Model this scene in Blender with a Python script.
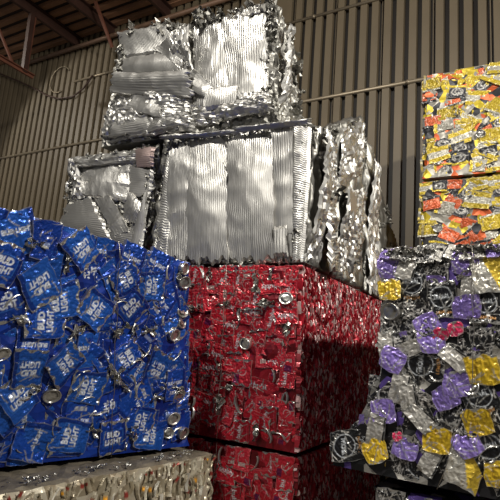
import bpy, math, random
import numpy as np
from mathutils import Vector, Matrix, noise

for o in list(bpy.data.objects):
    bpy.data.objects.remove(o)
scene = bpy.context.scene
EYE = 1.42                                   # eye height above the floor
R = math.radians

# ------------------------------------------------------------------ camera
def cam_axes(yaw, pitch, roll):
    fw = Vector((-math.sin(yaw)*math.cos(pitch), math.cos(yaw)*math.cos(pitch), math.sin(pitch)))
    r0 = Vector((math.cos(yaw), math.sin(yaw), 0)); u0 = r0.cross(fw)
    rt = r0*math.cos(roll) + u0*math.sin(roll)
    return rt, rt.cross(fw), fw
rt, up, fw = cam_axes(R(30), R(11), R(4.5))
cd = bpy.data.cameras.new('camera'); cd.sensor_width = 36; cd.lens = 36; cd.clip_start = .02
cam = bpy.data.objects.new('camera', cd); scene.collection.objects.link(cam)
cam.matrix_world = Matrix(((rt.x, up.x, -fw.x, 0), (rt.y, up.y, -fw.y, 0), (rt.z, up.z, -fw.z, EYE), (0, 0, 0, 1)))
scene.camera = cam

# ------------------------------------------------------------------ light
w = bpy.data.worlds.new('world'); scene.world = w; w.use_nodes = True
w.node_tree.nodes['Background'].inputs[0].default_value = (1, .97, .92, 1)
w.node_tree.nodes['Background'].inputs[1].default_value = .165
def lamp(name, loc, target, power, size, col=(1, .96, .89)):
    d = bpy.data.lights.new(name, 'AREA'); d.shape = 'DISK'; d.size = size; d.energy = power; d.color = col
    o = bpy.data.objects.new(name, d); scene.collection.objects.link(o)
    o.location = Vector(loc) + Vector((0, 0, EYE))
    o.rotation_euler = (Vector(target) - Vector(loc)).to_track_quat('-Z', 'Y').to_euler()
lamp('high_bay_lamp', (-1.85, -1.2, 4.4), (-1.7, 2.0, .0), 215, .6)
lamp('high_bay_lamp', (2.9, 1.2, 3.2), (-.9, 1.8, 0), 290, .3)
sd = bpy.data.lights.new('flood_lamp', 'SPOT'); sd.energy = 420; sd.spot_size = R(53); sd.spot_blend = .15; sd.shadow_soft_size = .12; sd.color = (1, .93, .82)
so = bpy.data.objects.new('flood_lamp', sd); scene.collection.objects.link(so); so.location = (-9.5, 1.5, 4.75+EYE)
so.rotation_euler = Vector((4.2, 3.9, -2.8)).to_track_quat('-Z', 'Y').to_euler()
vs = scene.view_settings
vs.view_transform = 'Standard'; vs.look = 'None'; vs.gamma = 1; vs.use_curve_mapping = False; vs.exposure = 0

# ------------------------------------------------------------------ materials
def lin(c):
    return tuple(((v/255)/12.92 if v/255 <= .04045 else ((v/255+.055)/1.055)**2.4) for v in c)
def new_mat(name):
    m = bpy.data.materials.new(name); m.use_nodes = True
    nt = m.node_tree; return m, nt, nt.nodes['Principled BSDF']
def node(nt, kind, **kw):
    n = nt.nodes.new(kind)
    for k, v in kw.items():
        setattr(n, k, v)
    return n
def bump(nt, b, scale, strength, dist=.002, coord='Object', stretch=(1, 1, 1)):
    tc = node(nt, 'ShaderNodeTexCoord'); mp = node(nt, 'ShaderNodeMapping'); mp.inputs['Scale'].default_value = stretch
    nz = node(nt, 'ShaderNodeTexNoise'); nz.inputs['Scale'].default_value = scale; nz.inputs['Detail'].default_value = 3
    bp = node(nt, 'ShaderNodeBump'); bp.inputs['Strength'].default_value = strength; bp.inputs['Distance'].default_value = dist
    nt.links.new(tc.outputs[coord], mp.inputs[0]); nt.links.new(mp.outputs[0], nz.inputs['Vector'])
    nt.links.new(nz.outputs['Fac'], bp.inputs['Height']); nt.links.new(bp.outputs[0], b.inputs['Normal'])
    return nz
def print_mat(name, rough=.3):
    """printed aluminium: the print is the colour attribute, its alpha says how metallic"""
    m, nt, b = new_mat(name)
    a = node(nt, 'ShaderNodeAttribute', attribute_name='print')
    oi = node(nt, 'ShaderNodeObjectInfo')
    mr = node(nt, 'ShaderNodeMapRange'); mr.inputs[3].default_value = .75; mr.inputs[4].default_value = 1.15
    hv = node(nt, 'ShaderNodeHueSaturation')
    nt.links.new(oi.outputs['Random'], mr.inputs[0]); nt.links.new(mr.outputs[0], hv.inputs['Value'])
    nt.links.new(a.outputs['Color'], hv.inputs['Color']); nt.links.new(hv.outputs[0], b.inputs['Base Color'])
    nt.links.new(a.outputs['Alpha'], b.inputs['Metallic'])
    b.inputs['Roughness'].default_value = rough
    bump(nt, b, 90, .5, .003)
    return m
def plain_mat(name, col, metal=0, rough=.5, var=.15, scale=8, bmp=.3, stretch=(1, 1, 1)):
    m, nt, b = new_mat(name)
    b.inputs['Metallic'].default_value = metal; b.inputs['Roughness'].default_value = rough
    nz = bump(nt, b, scale*6, bmp, .002, 'Object', stretch)
    tc = node(nt, 'ShaderNodeTexCoord'); n2 = node(nt, 'ShaderNodeTexNoise'); n2.inputs['Scale'].default_value = scale; n2.inputs['Detail'].default_value = 5
    cr = node(nt, 'ShaderNodeValToRGB'); c = lin(col)
    cr.color_ramp.elements[0].position = .3; cr.color_ramp.elements[1].position = .7
    cr.color_ramp.elements[0].color = tuple(v*(1-var) for v in c) + (1,); cr.color_ramp.elements[1].color = tuple(min(1, v*(1+var)) for v in c) + (1,)
    nt.links.new(tc.outputs['Object'], n2.inputs['Vector']); nt.links.new(n2.outputs['Fac'], cr.inputs[0]); nt.links.new(cr.outputs[0], b.inputs['Base Color'])
    return m
def core_mat(name, cols, metal=.4, rough=.4, scale=16, stretch=(1, 1, 1)):
    """crushed cans too deep in the bale to tell apart"""
    m, nt, b = new_mat(name)
    tc = node(nt, 'ShaderNodeTexCoord'); mp = node(nt, 'ShaderNodeMapping'); mp.inputs['Scale'].default_value = stretch
    vo = node(nt, 'ShaderNodeTexVoronoi'); vo.inputs['Scale'].default_value = scale
    sp = node(nt, 'ShaderNodeSeparateColor'); cr = node(nt, 'ShaderNodeValToRGB'); cr.color_ramp.interpolation = 'CONSTANT'
    e = cr.color_ramp.elements
    while len(e) < len(cols):
        e.new(.5)
    for i, c in enumerate(cols):
        e[i].position = i/len(cols); e[i].color = lin(c) + (1,)
    nt.links.new(tc.outputs['Object'], mp.inputs[0]); nt.links.new(mp.outputs[0], vo.inputs['Vector']); nt.links.new(vo.outputs['Color'], sp.inputs[0])
    nt.links.new(sp.outputs[0], cr.inputs[0]); nt.links.new(cr.outputs[0], b.inputs['Base Color'])
    bp = node(nt, 'ShaderNodeBump'); bp.inputs['Strength'].default_value = .8; bp.inputs['Distance'].default_value = .01
    nt.links.new(vo.outputs['Distance'], bp.inputs['Height']); nt.links.new(bp.outputs[0], b.inputs['Normal'])
    b.inputs['Metallic'].default_value = metal; b.inputs['Roughness'].default_value = rough
    return m
MAT = {
 'print': print_mat('printed_aluminium'),
 'foil': plain_mat('pleated_aluminium_foil', (184, 182, 177), .95, .47, .08, 6, .10),
 'foil_pink': plain_mat('pinkish_aluminium_foil', (196, 174, 168), .95, .47, .08, 6, .10),
 'foil_core': plain_mat('crumpled_aluminium', (152, 150, 143), .95, .5, .15, 10, .25),
 'wire': plain_mat('baling_wire', (165, 160, 150), 1, .35, .1, 20, .1),
 'wall_skin': plain_mat('groove_shade_backing', (34, 29, 24), .0, .6, .2, 3),  # shade in the grooves between ribs, painted as a dark backing
 'rib': plain_mat('taupe_painted_steel', (110, 98, 78), .0, .5, .10, 1.5, .08),
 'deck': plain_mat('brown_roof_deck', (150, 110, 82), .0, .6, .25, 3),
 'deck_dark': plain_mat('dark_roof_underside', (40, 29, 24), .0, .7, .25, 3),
 'joist': plain_mat('dark_brown_primed_steel', (66, 44, 36), .1, .5, .25, 6),
 'oxide': plain_mat('red_oxide_primed_steel', (116, 72, 55), .1, .5, .2, 6),
 'conduit': plain_mat('galvanised_conduit', (150, 138, 118), .6, .45, .15, 6, .1),
 'pipe': plain_mat('tan_painted_pipe', (128, 100, 80), .2, .5, .2, 6, .1),
 'concrete': plain_mat('dusty_concrete', (105, 100, 93), 0, .85, .2, 2),
 'dust': plain_mat('dusty_pressed_cans', (106, 98, 84), .2, .65, .35, 14, .8),
 'core_blue': core_mat('crushed_blue_cans', [(16, 50, 140), (10, 34, 110), (20, 58, 150), (14, 44, 126)]),
 'core_red': core_mat('crushed_red_cans', [(120, 12, 26), (90, 8, 18), (150, 22, 36), (110, 14, 28)]),
 'core_black': core_mat('crushed_black_cans', [(24, 24, 26), (34, 32, 34), (20, 20, 22), (96, 76, 150), (150, 146, 138)]),
 'core_yellow': core_mat('crushed_yellow_cans', [(190, 168, 46), (45, 45, 48), (200, 96, 52), (150, 146, 136)]),
 'core_white': core_mat('crushed_cream_cans', [(178, 168, 146), (150, 140, 118), (186, 178, 158), (140, 128, 106)]),
}

# ------------------------------------------------------------------ object helpers
COL = scene.collection
def link(name, mesh, parent=None, loc=(0, 0, 0), rot=None):
    o = bpy.data.objects.new(name, mesh); COL.objects.link(o); o.location = loc
    if rot is not None:
        o.rotation_euler = rot
    if parent is not None:
        o.parent = parent
    return o
def mesh_from(name, verts, faces, mats, smooth=False, fmat=None, cols=None):
    me = bpy.data.meshes.new(name)
    me.from_pydata([tuple(map(float, v)) for v in verts], [], faces)
    for m in mats:
        me.materials.append(MAT[m])
    if fmat is not None:
        me.polygons.foreach_set('material_index', fmat)
    if smooth:
        me.polygons.foreach_set('use_smooth', [True]*len(me.polygons))
    if cols is not None:
        a = me.color_attributes.new('print', 'FLOAT_COLOR', 'POINT')
        a.data.foreach_set('color', np.asarray(cols, np.float32).ravel())
    me.update()
    return me
def box_mesh(name, lo, hi, mat, taper=0.0):
    x0, y0, z0 = lo; x1, y1, z1 = hi
    v = [(x0, y0, z0), (x1, y0, z0), (x1, y1, z0), (x0, y1, z0), (x0, y0, z1), (x1, y0, z1), (x1, y1, z1), (x0, y1, z1)]
    f = [(0, 3, 2, 1), (4, 5, 6, 7), (0, 1, 5, 4), (1, 2, 6, 5), (2, 3, 7, 6), (3, 0, 4, 7)]
    return mesh_from(name, v, f, [mat])
def tube_mesh(name, pts, r, mat, n=8):
    pts = [Vector(p) for p in pts]; v = []; f = []
    for i, p in enumerate(pts):
        d = (pts[min(i+1, len(pts)-1)] - pts[max(i-1, 0)]).normalized()
        a = d.orthogonal().normalized() if i == 0 else (a - d*a.dot(d)).normalized()
        b = d.cross(a)
        v += [p + (a*math.cos(t) + b*math.sin(t))*r for t in [2*math.pi*k/n for k in range(n)]]
    for i in range(len(pts)-1):
        f += [(i*n+k, i*n+(k+1) % n, (i+1)*n+(k+1) % n, (i+1)*n+k) for k in range(n)]
    f += [tuple(range(n))[::-1], tuple(range((len(pts)-1)*n, len(pts)*n))]
    return mesh_from(name, v, f, [mat], smooth=True)
def tag(o, label, cat, group=None):
    o['label'] = label; o['category'] = cat
    if group:
        o['group'] = group
    return o
def up_(p):
    return Vector((p[0], p[1], p[2] + EYE))

# ------------------------------------------------------------------ the setting
WALL = 5.2
def structure():
    o = link('floor', box_mesh('floor', (-12, -4, -.1), (5, 5.4, 0), 'concrete')); o['kind'] = 'structure'; o['label'] = 'dusty grey concrete floor'
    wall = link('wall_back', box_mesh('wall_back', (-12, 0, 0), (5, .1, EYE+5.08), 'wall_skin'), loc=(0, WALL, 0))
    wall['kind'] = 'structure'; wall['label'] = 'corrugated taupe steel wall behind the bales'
    # proud siding ribs, each its own piece; every fourth one carries the double lap seam
    H = EYE+4.99; pitch = .1425
    def rib(wd, sl, dp):
        v = []
        for z in (0, H):
            v += [(-wd/2-sl, 0, z), (-wd/2, -dp, z), (wd/2, -dp, z), (wd/2+sl, 0, z)]
        return mesh_from('siding_rib', v, [(0, 1, 5, 4), (1, 2, 6, 5), (2, 3, 7, 6), (0, 3, 2, 1), (4, 5, 6, 7), (0, 4, 7, 3)], ['rib'])
    wide = rib(.080, .005, .062); seam = rib(.012, .002, .03); nar = rib(.078, .005, .062)
    n = 0; x = -10.5
    while x < 1.6:
        last = n % 4 == 3
        link('siding_rib', nar if last else wide, wall, (x - (.004 if last else 0), 0, 0))
        if last:
            link('lap_seam', seam, wall, (x+pitch/2+.002, 0, 0))
        x += pitch; n += 1
    link('siding_plate', box_mesh('siding_plate', (-.36, -.06, -.75), (.3, -.045, .75), 'rib'), wall, (-3.0, 0, EYE+4.22+.6))
    # roof deck with ribs running along the wall
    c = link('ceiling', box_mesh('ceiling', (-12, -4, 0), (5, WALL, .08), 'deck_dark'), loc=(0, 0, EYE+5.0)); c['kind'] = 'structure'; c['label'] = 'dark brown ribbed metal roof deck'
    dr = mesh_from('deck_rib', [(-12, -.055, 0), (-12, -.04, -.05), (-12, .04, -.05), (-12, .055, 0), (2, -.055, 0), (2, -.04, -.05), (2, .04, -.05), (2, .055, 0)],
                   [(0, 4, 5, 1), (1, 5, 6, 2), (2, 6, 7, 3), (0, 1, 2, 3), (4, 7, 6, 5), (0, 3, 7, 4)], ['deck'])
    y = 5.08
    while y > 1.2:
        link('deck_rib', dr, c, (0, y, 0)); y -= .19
structure()

def bar_mesh(name, a, b, wd, ht, mat):
    """a square bar from a to b"""
    a, b = Vector(a), Vector(b); d = (b-a).normalized(); s = d.cross(Vector((0, 0, 1)))
    s = s.normalized() if s.length > .05 else Vector((1, 0, 0)); t = s.cross(d)
    v = [p + s*sx*wd/2 + t*sy*ht/2 for p in (a, b) for sx, sy in ((-1, -1), (1, -1), (1, 1), (-1, 1))]
    return mesh_from(name, v, [(0, 3, 2, 1), (4, 5, 6, 7), (0, 1, 5, 4), (1, 2, 6, 5), (2, 3, 7, 6), (3, 0, 4, 7)], [mat])
def angle_pair(name, x, y0, y1, z, mat, leg=.06):
    """two steel angles back to back, running in depth"""
    v = []; f = []
    for s in (-1, 1):
        for (a0, a1, b0, b1) in ((.006, leg, -.012, 0), (.006, .016, -leg, -.012)):
            k = len(v)
            for yy in (y0, y1):
                v += [(x+s*a0, yy, z+b0), (x+s*a1, yy, z+b0), (x+s*a1, yy, z+b1), (x+s*a0, yy, z+b1)]
            f += [(k, k+3, k+2, k+1), (k+4, k+5, k+6, k+7), (k, k+1, k+5, k+4), (k+1, k+2, k+6, k+5), (k+2, k+3, k+7, k+6), (k+3, k, k+4, k+7)]
    return mesh_from(name, v, f, [mat])
def joist(x, label, webs, bottom_end, ztop=4.94, zbot=3.86, leg=.075):
    r = link('roof_joist', None, None, (x, WALL, EYE+ztop)); tag(r, label, 'joist', 'roof joists')
    def L(p):
        return (p[0], p[1]-WALL, p[2]-ztop)
    link('top_chord', angle_pair('top_chord', 0, .6-WALL, 0, 0, 'joist', leg), r)
    link('top_chord', bar_mesh('top_chord', L((0, .6, ztop-.10)), L((0, WALL, ztop-.10)), .05, .11, 'joist'), r)
    if bottom_end:
        link('bottom_chord', angle_pair('bottom_chord', 0, .6-WALL, bottom_end-WALL, zbot-ztop, 'oxide', .055), r)
    for (y0, z0, y1, z1, m, wd) in webs:
        link('web_member', bar_mesh('web_member', L((0, y0, z0)), L((0, y1, z1)), wd, wd, m), r)
joist(-6.65, 'dark steel roof joist at upper left with open web and lower chord', [(4.20, 4.86, 4.24, 3.83, 'joist', .07), (3.70, 4.30, 4.06, 3.84, 'oxide', .03), (3.30, 4.86, 3.72, 4.24, 'oxide', .03), (4.27, 4.86, 4.29, 3.83, 'oxide', .02), (2.6, 4.86, 3.0, 3.84, 'joist', .04)], 4.40)
joist(-5.85, 'brown roof joist ending above the top left corner of the highest silver bale', [(4.55, 5.3-.4, 5.1, 4.9, 'oxide', .03)], None)
joist(-4.70, 'dark roof joist disappearing behind the top of the highest silver bale', [], None)
o = link('joist_brace', bar_mesh('joist_brace', (-5.62, 4.50, EYE+4.92), (-5.62, 4.95, EYE+4.42), .045, .03, 'oxide')); tag(o, 'reddish diagonal brace at the top left corner of the highest silver bale', 'brace')
o = link('eave_pipe', tube_mesh('eave_pipe', [(-8.05, 5.06, EYE+4.74), (-3.0, 5.06, EYE+4.74)], .036, 'pipe', 10)); tag(o, 'long tan pipe running along the wall just under the roof deck', 'pipe')
# conduits on the wall
def conduit(x0, x1, z, label, r=.022):
    t = link('wall_conduit', None, None, (x0, WALL-.045, EYE+z)); tag(t, label, 'conduit', 'conduits along the wall')
    link('tube', tube_mesh('tube', [(0, -r, 0), (x1-x0, -r, 0)], r, 'conduit'), t)
    x = .7
    while x < x1-x0:
        link('clamp', tube_mesh('clamp', [(x, -r, 0), (x+.03, -r, 0)], r*1.35, 'conduit'), t); x += 1.35
conduit(-8.6, -.78, 2.985, 'long conduit crossing the wall at mid height and ending at the yellow bales')
conduit(-3.02, 1.2, 4.13, 'upper conduit on the wall right of the highest silver bale', .02)
conduit(-6.62, -5.5, 4.14, 'short conduit on the wall left of the highest silver bale', .022)
b = link('junction_box', box_mesh('junction_box', (-.06, -.09, -.07), (.06, 0, .07), 'joist'), loc=(-3.02, WALL-.045, EYE+4.11)); tag(b, 'small dark junction box at the left end of the upper conduit', 'junction box')
pts = [(-9.2, 4.95), (-8.139, 4.467), (-7.6, 4.2), (-7.209, 3.987), (-6.9, 3.87), (-6.55, 3.84), (-6.32, 3.95), (-6.15, 4.14)]
o = link('loose_cable', tube_mesh('loose_cable', [(x, 5.10, EYE+z) for x, z in pts], .014, 'joist', 6)); tag(o, 'thin dark cable sagging along the wall below the eave pipe', 'cable')
loop = [(-6.98+.24*math.cos(t), 5.12, EYE+4.25+.24*math.sin(t)) for t in [R(a) for a in range(35, 300, 15)]]
o = link('loose_cable', tube_mesh('loose_cable', loop, .011, 'conduit', 6)); tag(o, 'pale curved cable loop on the dark upper left wall', 'cable')

# ------------------------------------------------------------------ bale frame
# eight corners of every bale: front left-bottom, right-bottom, right-top, left-top, then the same four at the back (z measured from eye level)
HEX = {
 'red_hi': [(-2.28,2.30,-.47),(-.985,2.29,-.47),(-1.01,2.26,.432),(-2.28,2.27,.435),(-2.28,3.76,-.47),(-1.0,3.77,-.47),(-1.01,3.77,.427),(-2.28,3.76,.43)],
 'red_lo': [(-2.28,2.30,-1.42),(-.97,2.30,-1.42),(-.985,2.29,-.485),(-2.28,2.30,-.485),(-2.28,3.76,-1.42),(-.99,3.77,-1.42),(-.99,3.77,-.485),(-2.28,3.76,-.485)],
 'blue':   [(-2.78,1.10,-.50),(-1.80,.90,-.50),(-1.545,.60,.39),(-2.62,.72,.39),(-2.60,2.23,-.50),(-1.487,2.141,-.495),(-1.47,1.966,.39),(-2.55,2.08,.39)],
 'white':  [(-2.75,.62,-1.42),(-1.56,.60,-1.42),(-1.56,.60,-.512),(-2.75,.62,-.512),(-2.65,2.25,-1.42),(-1.40,2.215,-1.42),(-1.372,2.20,-.512),(-2.65,2.25,-.512)],
 'silver_a':[(-2.02,2.29,.442),(-.99,2.29,.442),(-.975,2.30,1.215),(-2.03,2.30,1.26),(-2.02,2.66,.442),(-1.0,2.66,.442),(-1.0,2.66,1.22),(-2.03,2.66,1.25)],
 'silver_l':[(-2.90,2.30,.438),(-2.075,2.30,.438),(-2.075,2.31,1.25),(-2.87,2.31,1.24),(-2.83,3.10,.438),(-2.075,3.10,.438),(-2.075,3.10,1.20),(-2.78,3.10,1.25)],
 'silver_b':[(-1.95,2.72,.438),(-1.0,2.72,.438),(-1.0,2.74,1.42),(-1.95,2.88,1.26),(-1.95,3.26,.438),(-1.0,3.26,.438),(-1.02,3.24,1.68),(-1.95,3.24,1.40)],
 'silver_c':[(-1.9,3.37,.438),(-1.0,3.37,.438),(-1.03,3.37,1.62),(-1.9,3.37,1.45),(-1.9,4.32,.438),(-1.0,4.32,.438),(-1.02,4.28,.95),(-1.9,4.28,1.0)],
 'silver_t':[(-2.60,2.30,1.285),(-1.20,2.30,1.25),(-1.27,2.31,2.02),(-2.58,2.31,2.17),(-2.52,2.84,1.275),(-1.20,2.66,1.24),(-1.26,2.60,1.82),(-2.50,2.80,2.05)],
 'black_hi':[(-.53,2.01,-.43),(.55,2.01,-.45),(.55,2.02,.46),(-.545,2.02,.455),(-.53,3.50,-.42),(.55,3.50,-.44),(.55,3.50,.46),(-.56,3.50,.455)],
 'black_lo':[(-.56,2.03,-1.42),(.58,2.03,-1.42),(.58,2.03,-.49),(-.56,2.03,-.475),(-.56,3.50,-1.42),(.58,3.50,-1.42),(.58,3.50,-.49),(-.56,3.50,-.475)],
 'yellow_hi':[(-.715,3.76,1.36),(.45,3.76,1.36),(.44,3.77,2.235),(-.725,3.77,2.235),(-.715,4.80,1.36),(.45,4.80,1.36),(.44,4.80,2.235),(-.725,4.80,2.235)],
 'yellow_lo':[(-.72,3.75,.465),(.47,3.75,.465),(.46,3.75,1.34),(-.72,3.75,1.34),(-.72,4.82,.465),(.47,4.82,.465),(.46,4.82,1.34),(-.72,4.82,1.34)],
 'yellow_m':[(-.70,3.72,-.47),(.47,3.72,-.47),(.47,3.72,.45),(-.70,3.72,.45),(-.70,4.84,-.47),(.47,4.84,-.47),(.47,4.84,.45),(-.70,4.84,.45)],
 'yellow_g':[(-.69,3.72,-1.42),(.48,3.72,-1.42),(.48,3.72,-.485),(-.69,3.72,-.485),(-.69,4.84,-1.42),(.48,4.84,-1.42),(.48,4.84,-.485),(-.69,4.84,-.485)],
 'prop_hi':[(-3.35,2.34,-.47),(-2.34,2.34,-.47),(-2.34,2.34,.43),(-3.33,2.34,.43),(-3.35,3.76,-.47),(-2.34,3.76,-.47),(-2.34,3.76,.43),(-3.33,3.76,.43)],
 'prop_lo':[(-3.35,2.34,-1.42),(-2.34,2.34,-1.42),(-2.34,2.34,-.485),(-3.35,2.34,-.485),(-3.35,3.76,-1.42),(-2.34,3.76,-1.42),(-2.34,3.76,-.485),(-3.35,3.76,-.485)],
}
FLARE = {'black_hi': (.185, .42)}   # the lower left corner of this bale spreads outwards: reach, height share

class Bale:
    def __init__(self, key, name, label, group):
        self.key = key; self.c = [up_(p) for p in HEX[key]]
        self.base = sum((self.c[i] for i in (0, 1, 4, 5)), Vector())/4
        self.root = link(name, None, None, self.base); tag(self.root, label, 'bale', group)
    def M(self, u, v, w):
        c = self.c
        f = lambda a, b, d, e: (a*(1-u)+b*u)*(1-v) + (e*(1-u)+d*u)*v
        p = f(*c[:4])*(1-w) + f(*c[4:])*w
        if self.key in FLARE:
            a, b = FLARE[self.key]; p = p - Vector((a*(1-u)*max(0, 1-v/b), 0, 0))
        return p
    def P(self, face, s, t):
        return {'front': lambda: self.M(s, t, 0), 'right': lambda: self.M(1, t, s), 'left': lambda: self.M(0, t, 1-s),
                'back': lambda: self.M(1-s, t, 1), 'top': lambda: self.M(s, 1, t), 'bottom': lambda: self.M(s, 0, 1-t)}[face]()
    def frame(self, face, s, t):
        e = 1e-3; p = self.P(face, s, t)
        a = (self.P(face, s+e, t)-p).normalized(); b = (self.P(face, s, t+e)-p).normalized(); n = a.cross(b).normalized()
        return p, a, n.cross(a), n
    def size(self, face):
        P = self.P
        return (((P(face, 1, .5)-P(face, 0, .5)).length), ((P(face, .5, 1)-P(face, .5, 0)).length))
    def core(self, mat, cell, amp, freq, inset, flat=True, jit=0.0, topmat=None, octs=2):
        """the crushed inner block; shared edges, every face broken up"""
        rnd = random.Random(self.key); V = []; F = []; fm = []; idx = {}
        ctr = self.M(.5, .5, .5)
        dims = [max(4, int(d/cell)) for d in ((self.c[1]-self.c[0]).length, (self.c[3]-self.c[0]).length, (self.c[4]-self.c[0]).length)]
        nu, nv, nw = dims
        def vert(i, j, k):
            key = (i, j, k)
            if key in idx:
                return idx[key]
            u, v, w_ = i/nu, j/nv, k/nw
            p = self.M(u, v, w_)
            n = Vector(((u > .999)-(u < .001), (v > .999)-(v < .001), (w_ > .999)-(w_ < .001)))
            n = Vector((n.x, n.z, n.y)); cnt = n.length_squared; n = n.normalized()
            q = Vector((p.x*freq[0], p.y*freq[1], p.z*freq[2]))
            h = 0; a = 1
            for o_ in range(octs):
                h += a*(1-2*abs(noise.noise(q))); q = q*2.1 + Vector((3.1, 7.7, 1.3)); a *= .5
            d = amp*(h-.6) - inset - (.012 if cnt > 1 else 0)
            if v < .001:
                d = max(d, 0)*0 - inset*.5
                n = Vector((n.x, n.y, 0))
            p = p + n*d
            if jit and v > .001:
                p += Vector((rnd.uniform(-jit, jit), rnd.uniform(-jit, jit), rnd.uniform(-jit, jit)))
            V.append(p - self.base); idx[key] = len(V)-1
            return idx[key]
        def quad(a, b, c_, d, m):
            if flat and rnd.random() < .5:
                F.append((a, b, c_)); F.append((a, c_, d))
            else:
                F.append((b, c_, d)); F.append((b, d, a))
            fm.extend((m, m))
        for i in range(nu):
            for j in range(nv):
                quad(vert(i, j, 0), vert(i+1, j, 0), vert(i+1, j+1, 0), vert(i, j+1, 0), 0)
                quad(vert(i+1, j, nw), vert(i, j, nw), vert(i, j+1, nw), vert(i+1, j+1, nw), 0)
        for k in range(nw):
            for j in range(nv):
                quad(vert(nu, j, k), vert(nu, j, k+1), vert(nu, j+1, k+1), vert(nu, j+1, k), 0)
                quad(vert(0, j, k+1), vert(0, j, k), vert(0, j+1, k), vert(0, j+1, k+1), 0)
        for i in range(nu):
            for k in range(nw):
                quad(vert(i, nv, k), vert(i+1, nv, k), vert(i+1, nv, k+1), vert(i, nv, k+1), 1 if topmat else 0)
                quad(vert(i, 0, k+1), vert(i+1, 0, k+1), vert(i+1, 0, k), vert(i, 0, k), 0)
        me = mesh_from('core', V, F, [mat] + ([topmat] if topmat else []), smooth=not flat, fmat=fm)
        return link('core', me, self.root)
    def put(self, mesh, face, s, t, ang, off=0.0, tilt=(0, 0), name='flattened_can', scale=1.0):
        p, a, b, n = self.frame(face, s, t)
        m = Matrix((a, b, n)).transposed() @ Matrix.Rotation(R(ang), 3, 'Z') @ Matrix.Rotation(R(tilt[0]), 3, 'X') @ Matrix.Rotation(R(tilt[1]), 3, 'Y')
        o = link(name, mesh, self.root, p + n*off - self.base, m.to_euler())
        if scale != 1.0:
            o.scale = (scale, scale, scale)
        return o
    def wire(self, face, s, t0=0.0, t1=1.0, off=.022, r=.0016):
        pts = []
        for k in range(14):
            t = t0+(t1-t0)*k/13; p, a, b, n = self.frame(face, s + .004*math.sin(k*1.7), t)
            pts.append(p + n*(off + .004*math.sin(k*2.3)) - self.base)
        link('bale_wire', tube_mesh('bale_wire', pts, r, 'wire', 6), self.root)

# ------------------------------------------------------------------ printing on the cans
_txt = {}
def text_tris(body, bold=.02):
    key = (body, bold)
    if key not in _txt:
        cu = bpy.data.curves.new('t', 'FONT'); cu.body = body; cu.offset = bold; cu.align_x = 'CENTER'; cu.align_y = 'CENTER'; cu.resolution_u = 3
        ob = bpy.data.objects.new('t', cu); COL.objects.link(ob); dg = bpy.context.evaluated_depsgraph_get()
        me = ob.evaluated_get(dg).to_mesh(); me.calc_loop_triangles()
        v = np.array([q.co[:2] for q in me.vertices]); T = v[np.array([t.vertices[:] for t in me.loop_triangles])]
        ob.evaluated_get(dg).to_mesh_clear(); bpy.data.objects.remove(ob); bpy.data.curves.remove(cu)
        lo = T.reshape(-1, 2).min(0); hi = T.reshape(-1, 2).max(0)
        _txt[key] = (T-(lo+hi)/2)/(hi-lo)
    return _txt[key]
def stamp(X, Y, body, cx, cy, wd, ht, rot=0, bold=.02, ss=3, d=.003):
    """share of each grid cell covered by the lettering, wd x ht metres"""
    T = text_tris(body, bold); cov = np.zeros(X.shape); c, s = math.cos(R(rot)), math.sin(R(rot))
    for i in range(ss):
        for j in range(ss):
            x = X - cx + ((i+.5)/ss-.5)*d; y = Y - cy + ((j+.5)/ss-.5)*d
            px = (x*c + y*s)/wd; py = (-x*s + y*c)/ht; ins = np.zeros(X.shape, bool)
            for (ax, ay), (bx, by), (qx, qy) in T:
                d1 = (px-bx)*(ay-by)-(ax-bx)*(py-by); d2 = (px-qx)*(by-qy)-(bx-qx)*(py-qy); d3 = (px-ax)*(qy-ay)-(qx-ax)*(py-ay)
                ins |= ((d1 >= 0) & (d2 >= 0) & (d3 >= 0)) | ((d1 <= 0) & (d2 <= 0) & (d3 <= 0))
            cov += ins
    return cov/ss/ss
WHITE = lin((214, 218, 222)) + (.25,)
SILVER = lin((190, 188, 182)) + (.9,)
def over(C, mask, rgba):
    m = np.clip(mask, 0, 1)[..., None]; return C*(1-m) + np.array(rgba)*m
def rect(X, Y, cx, cy, wd, ht):
    return ((abs(X-cx) < wd/2) & (abs(Y-cy) < ht/2)).astype(float)
def ring(X, Y, cx, cy, r, th, ex=1.0):
    return np.clip(1.2-abs(np.hypot((X-cx)*ex, Y-cy)-r)/th, 0, 1)
def scribble(X, Y, rnd, n, col_mask=None):
    m = np.zeros(X.shape)
    for _ in range(n):
        cx, cy = rnd.uniform(X.min(), X.max()), rnd.uniform(Y.min(), Y.max()); a = rnd.uniform(0, 3.14); l = rnd.uniform(.006, .022)
        u = (X-cx)*math.cos(a)+(Y-cy)*math.sin(a); v = -(X-cx)*math.sin(a)+(Y-cy)*math.cos(a)
        m = np.maximum(m, ((abs(u) < l) & (abs(v) < .0016)).astype(float)*rnd.uniform(.5, 1))
    return m
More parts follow.
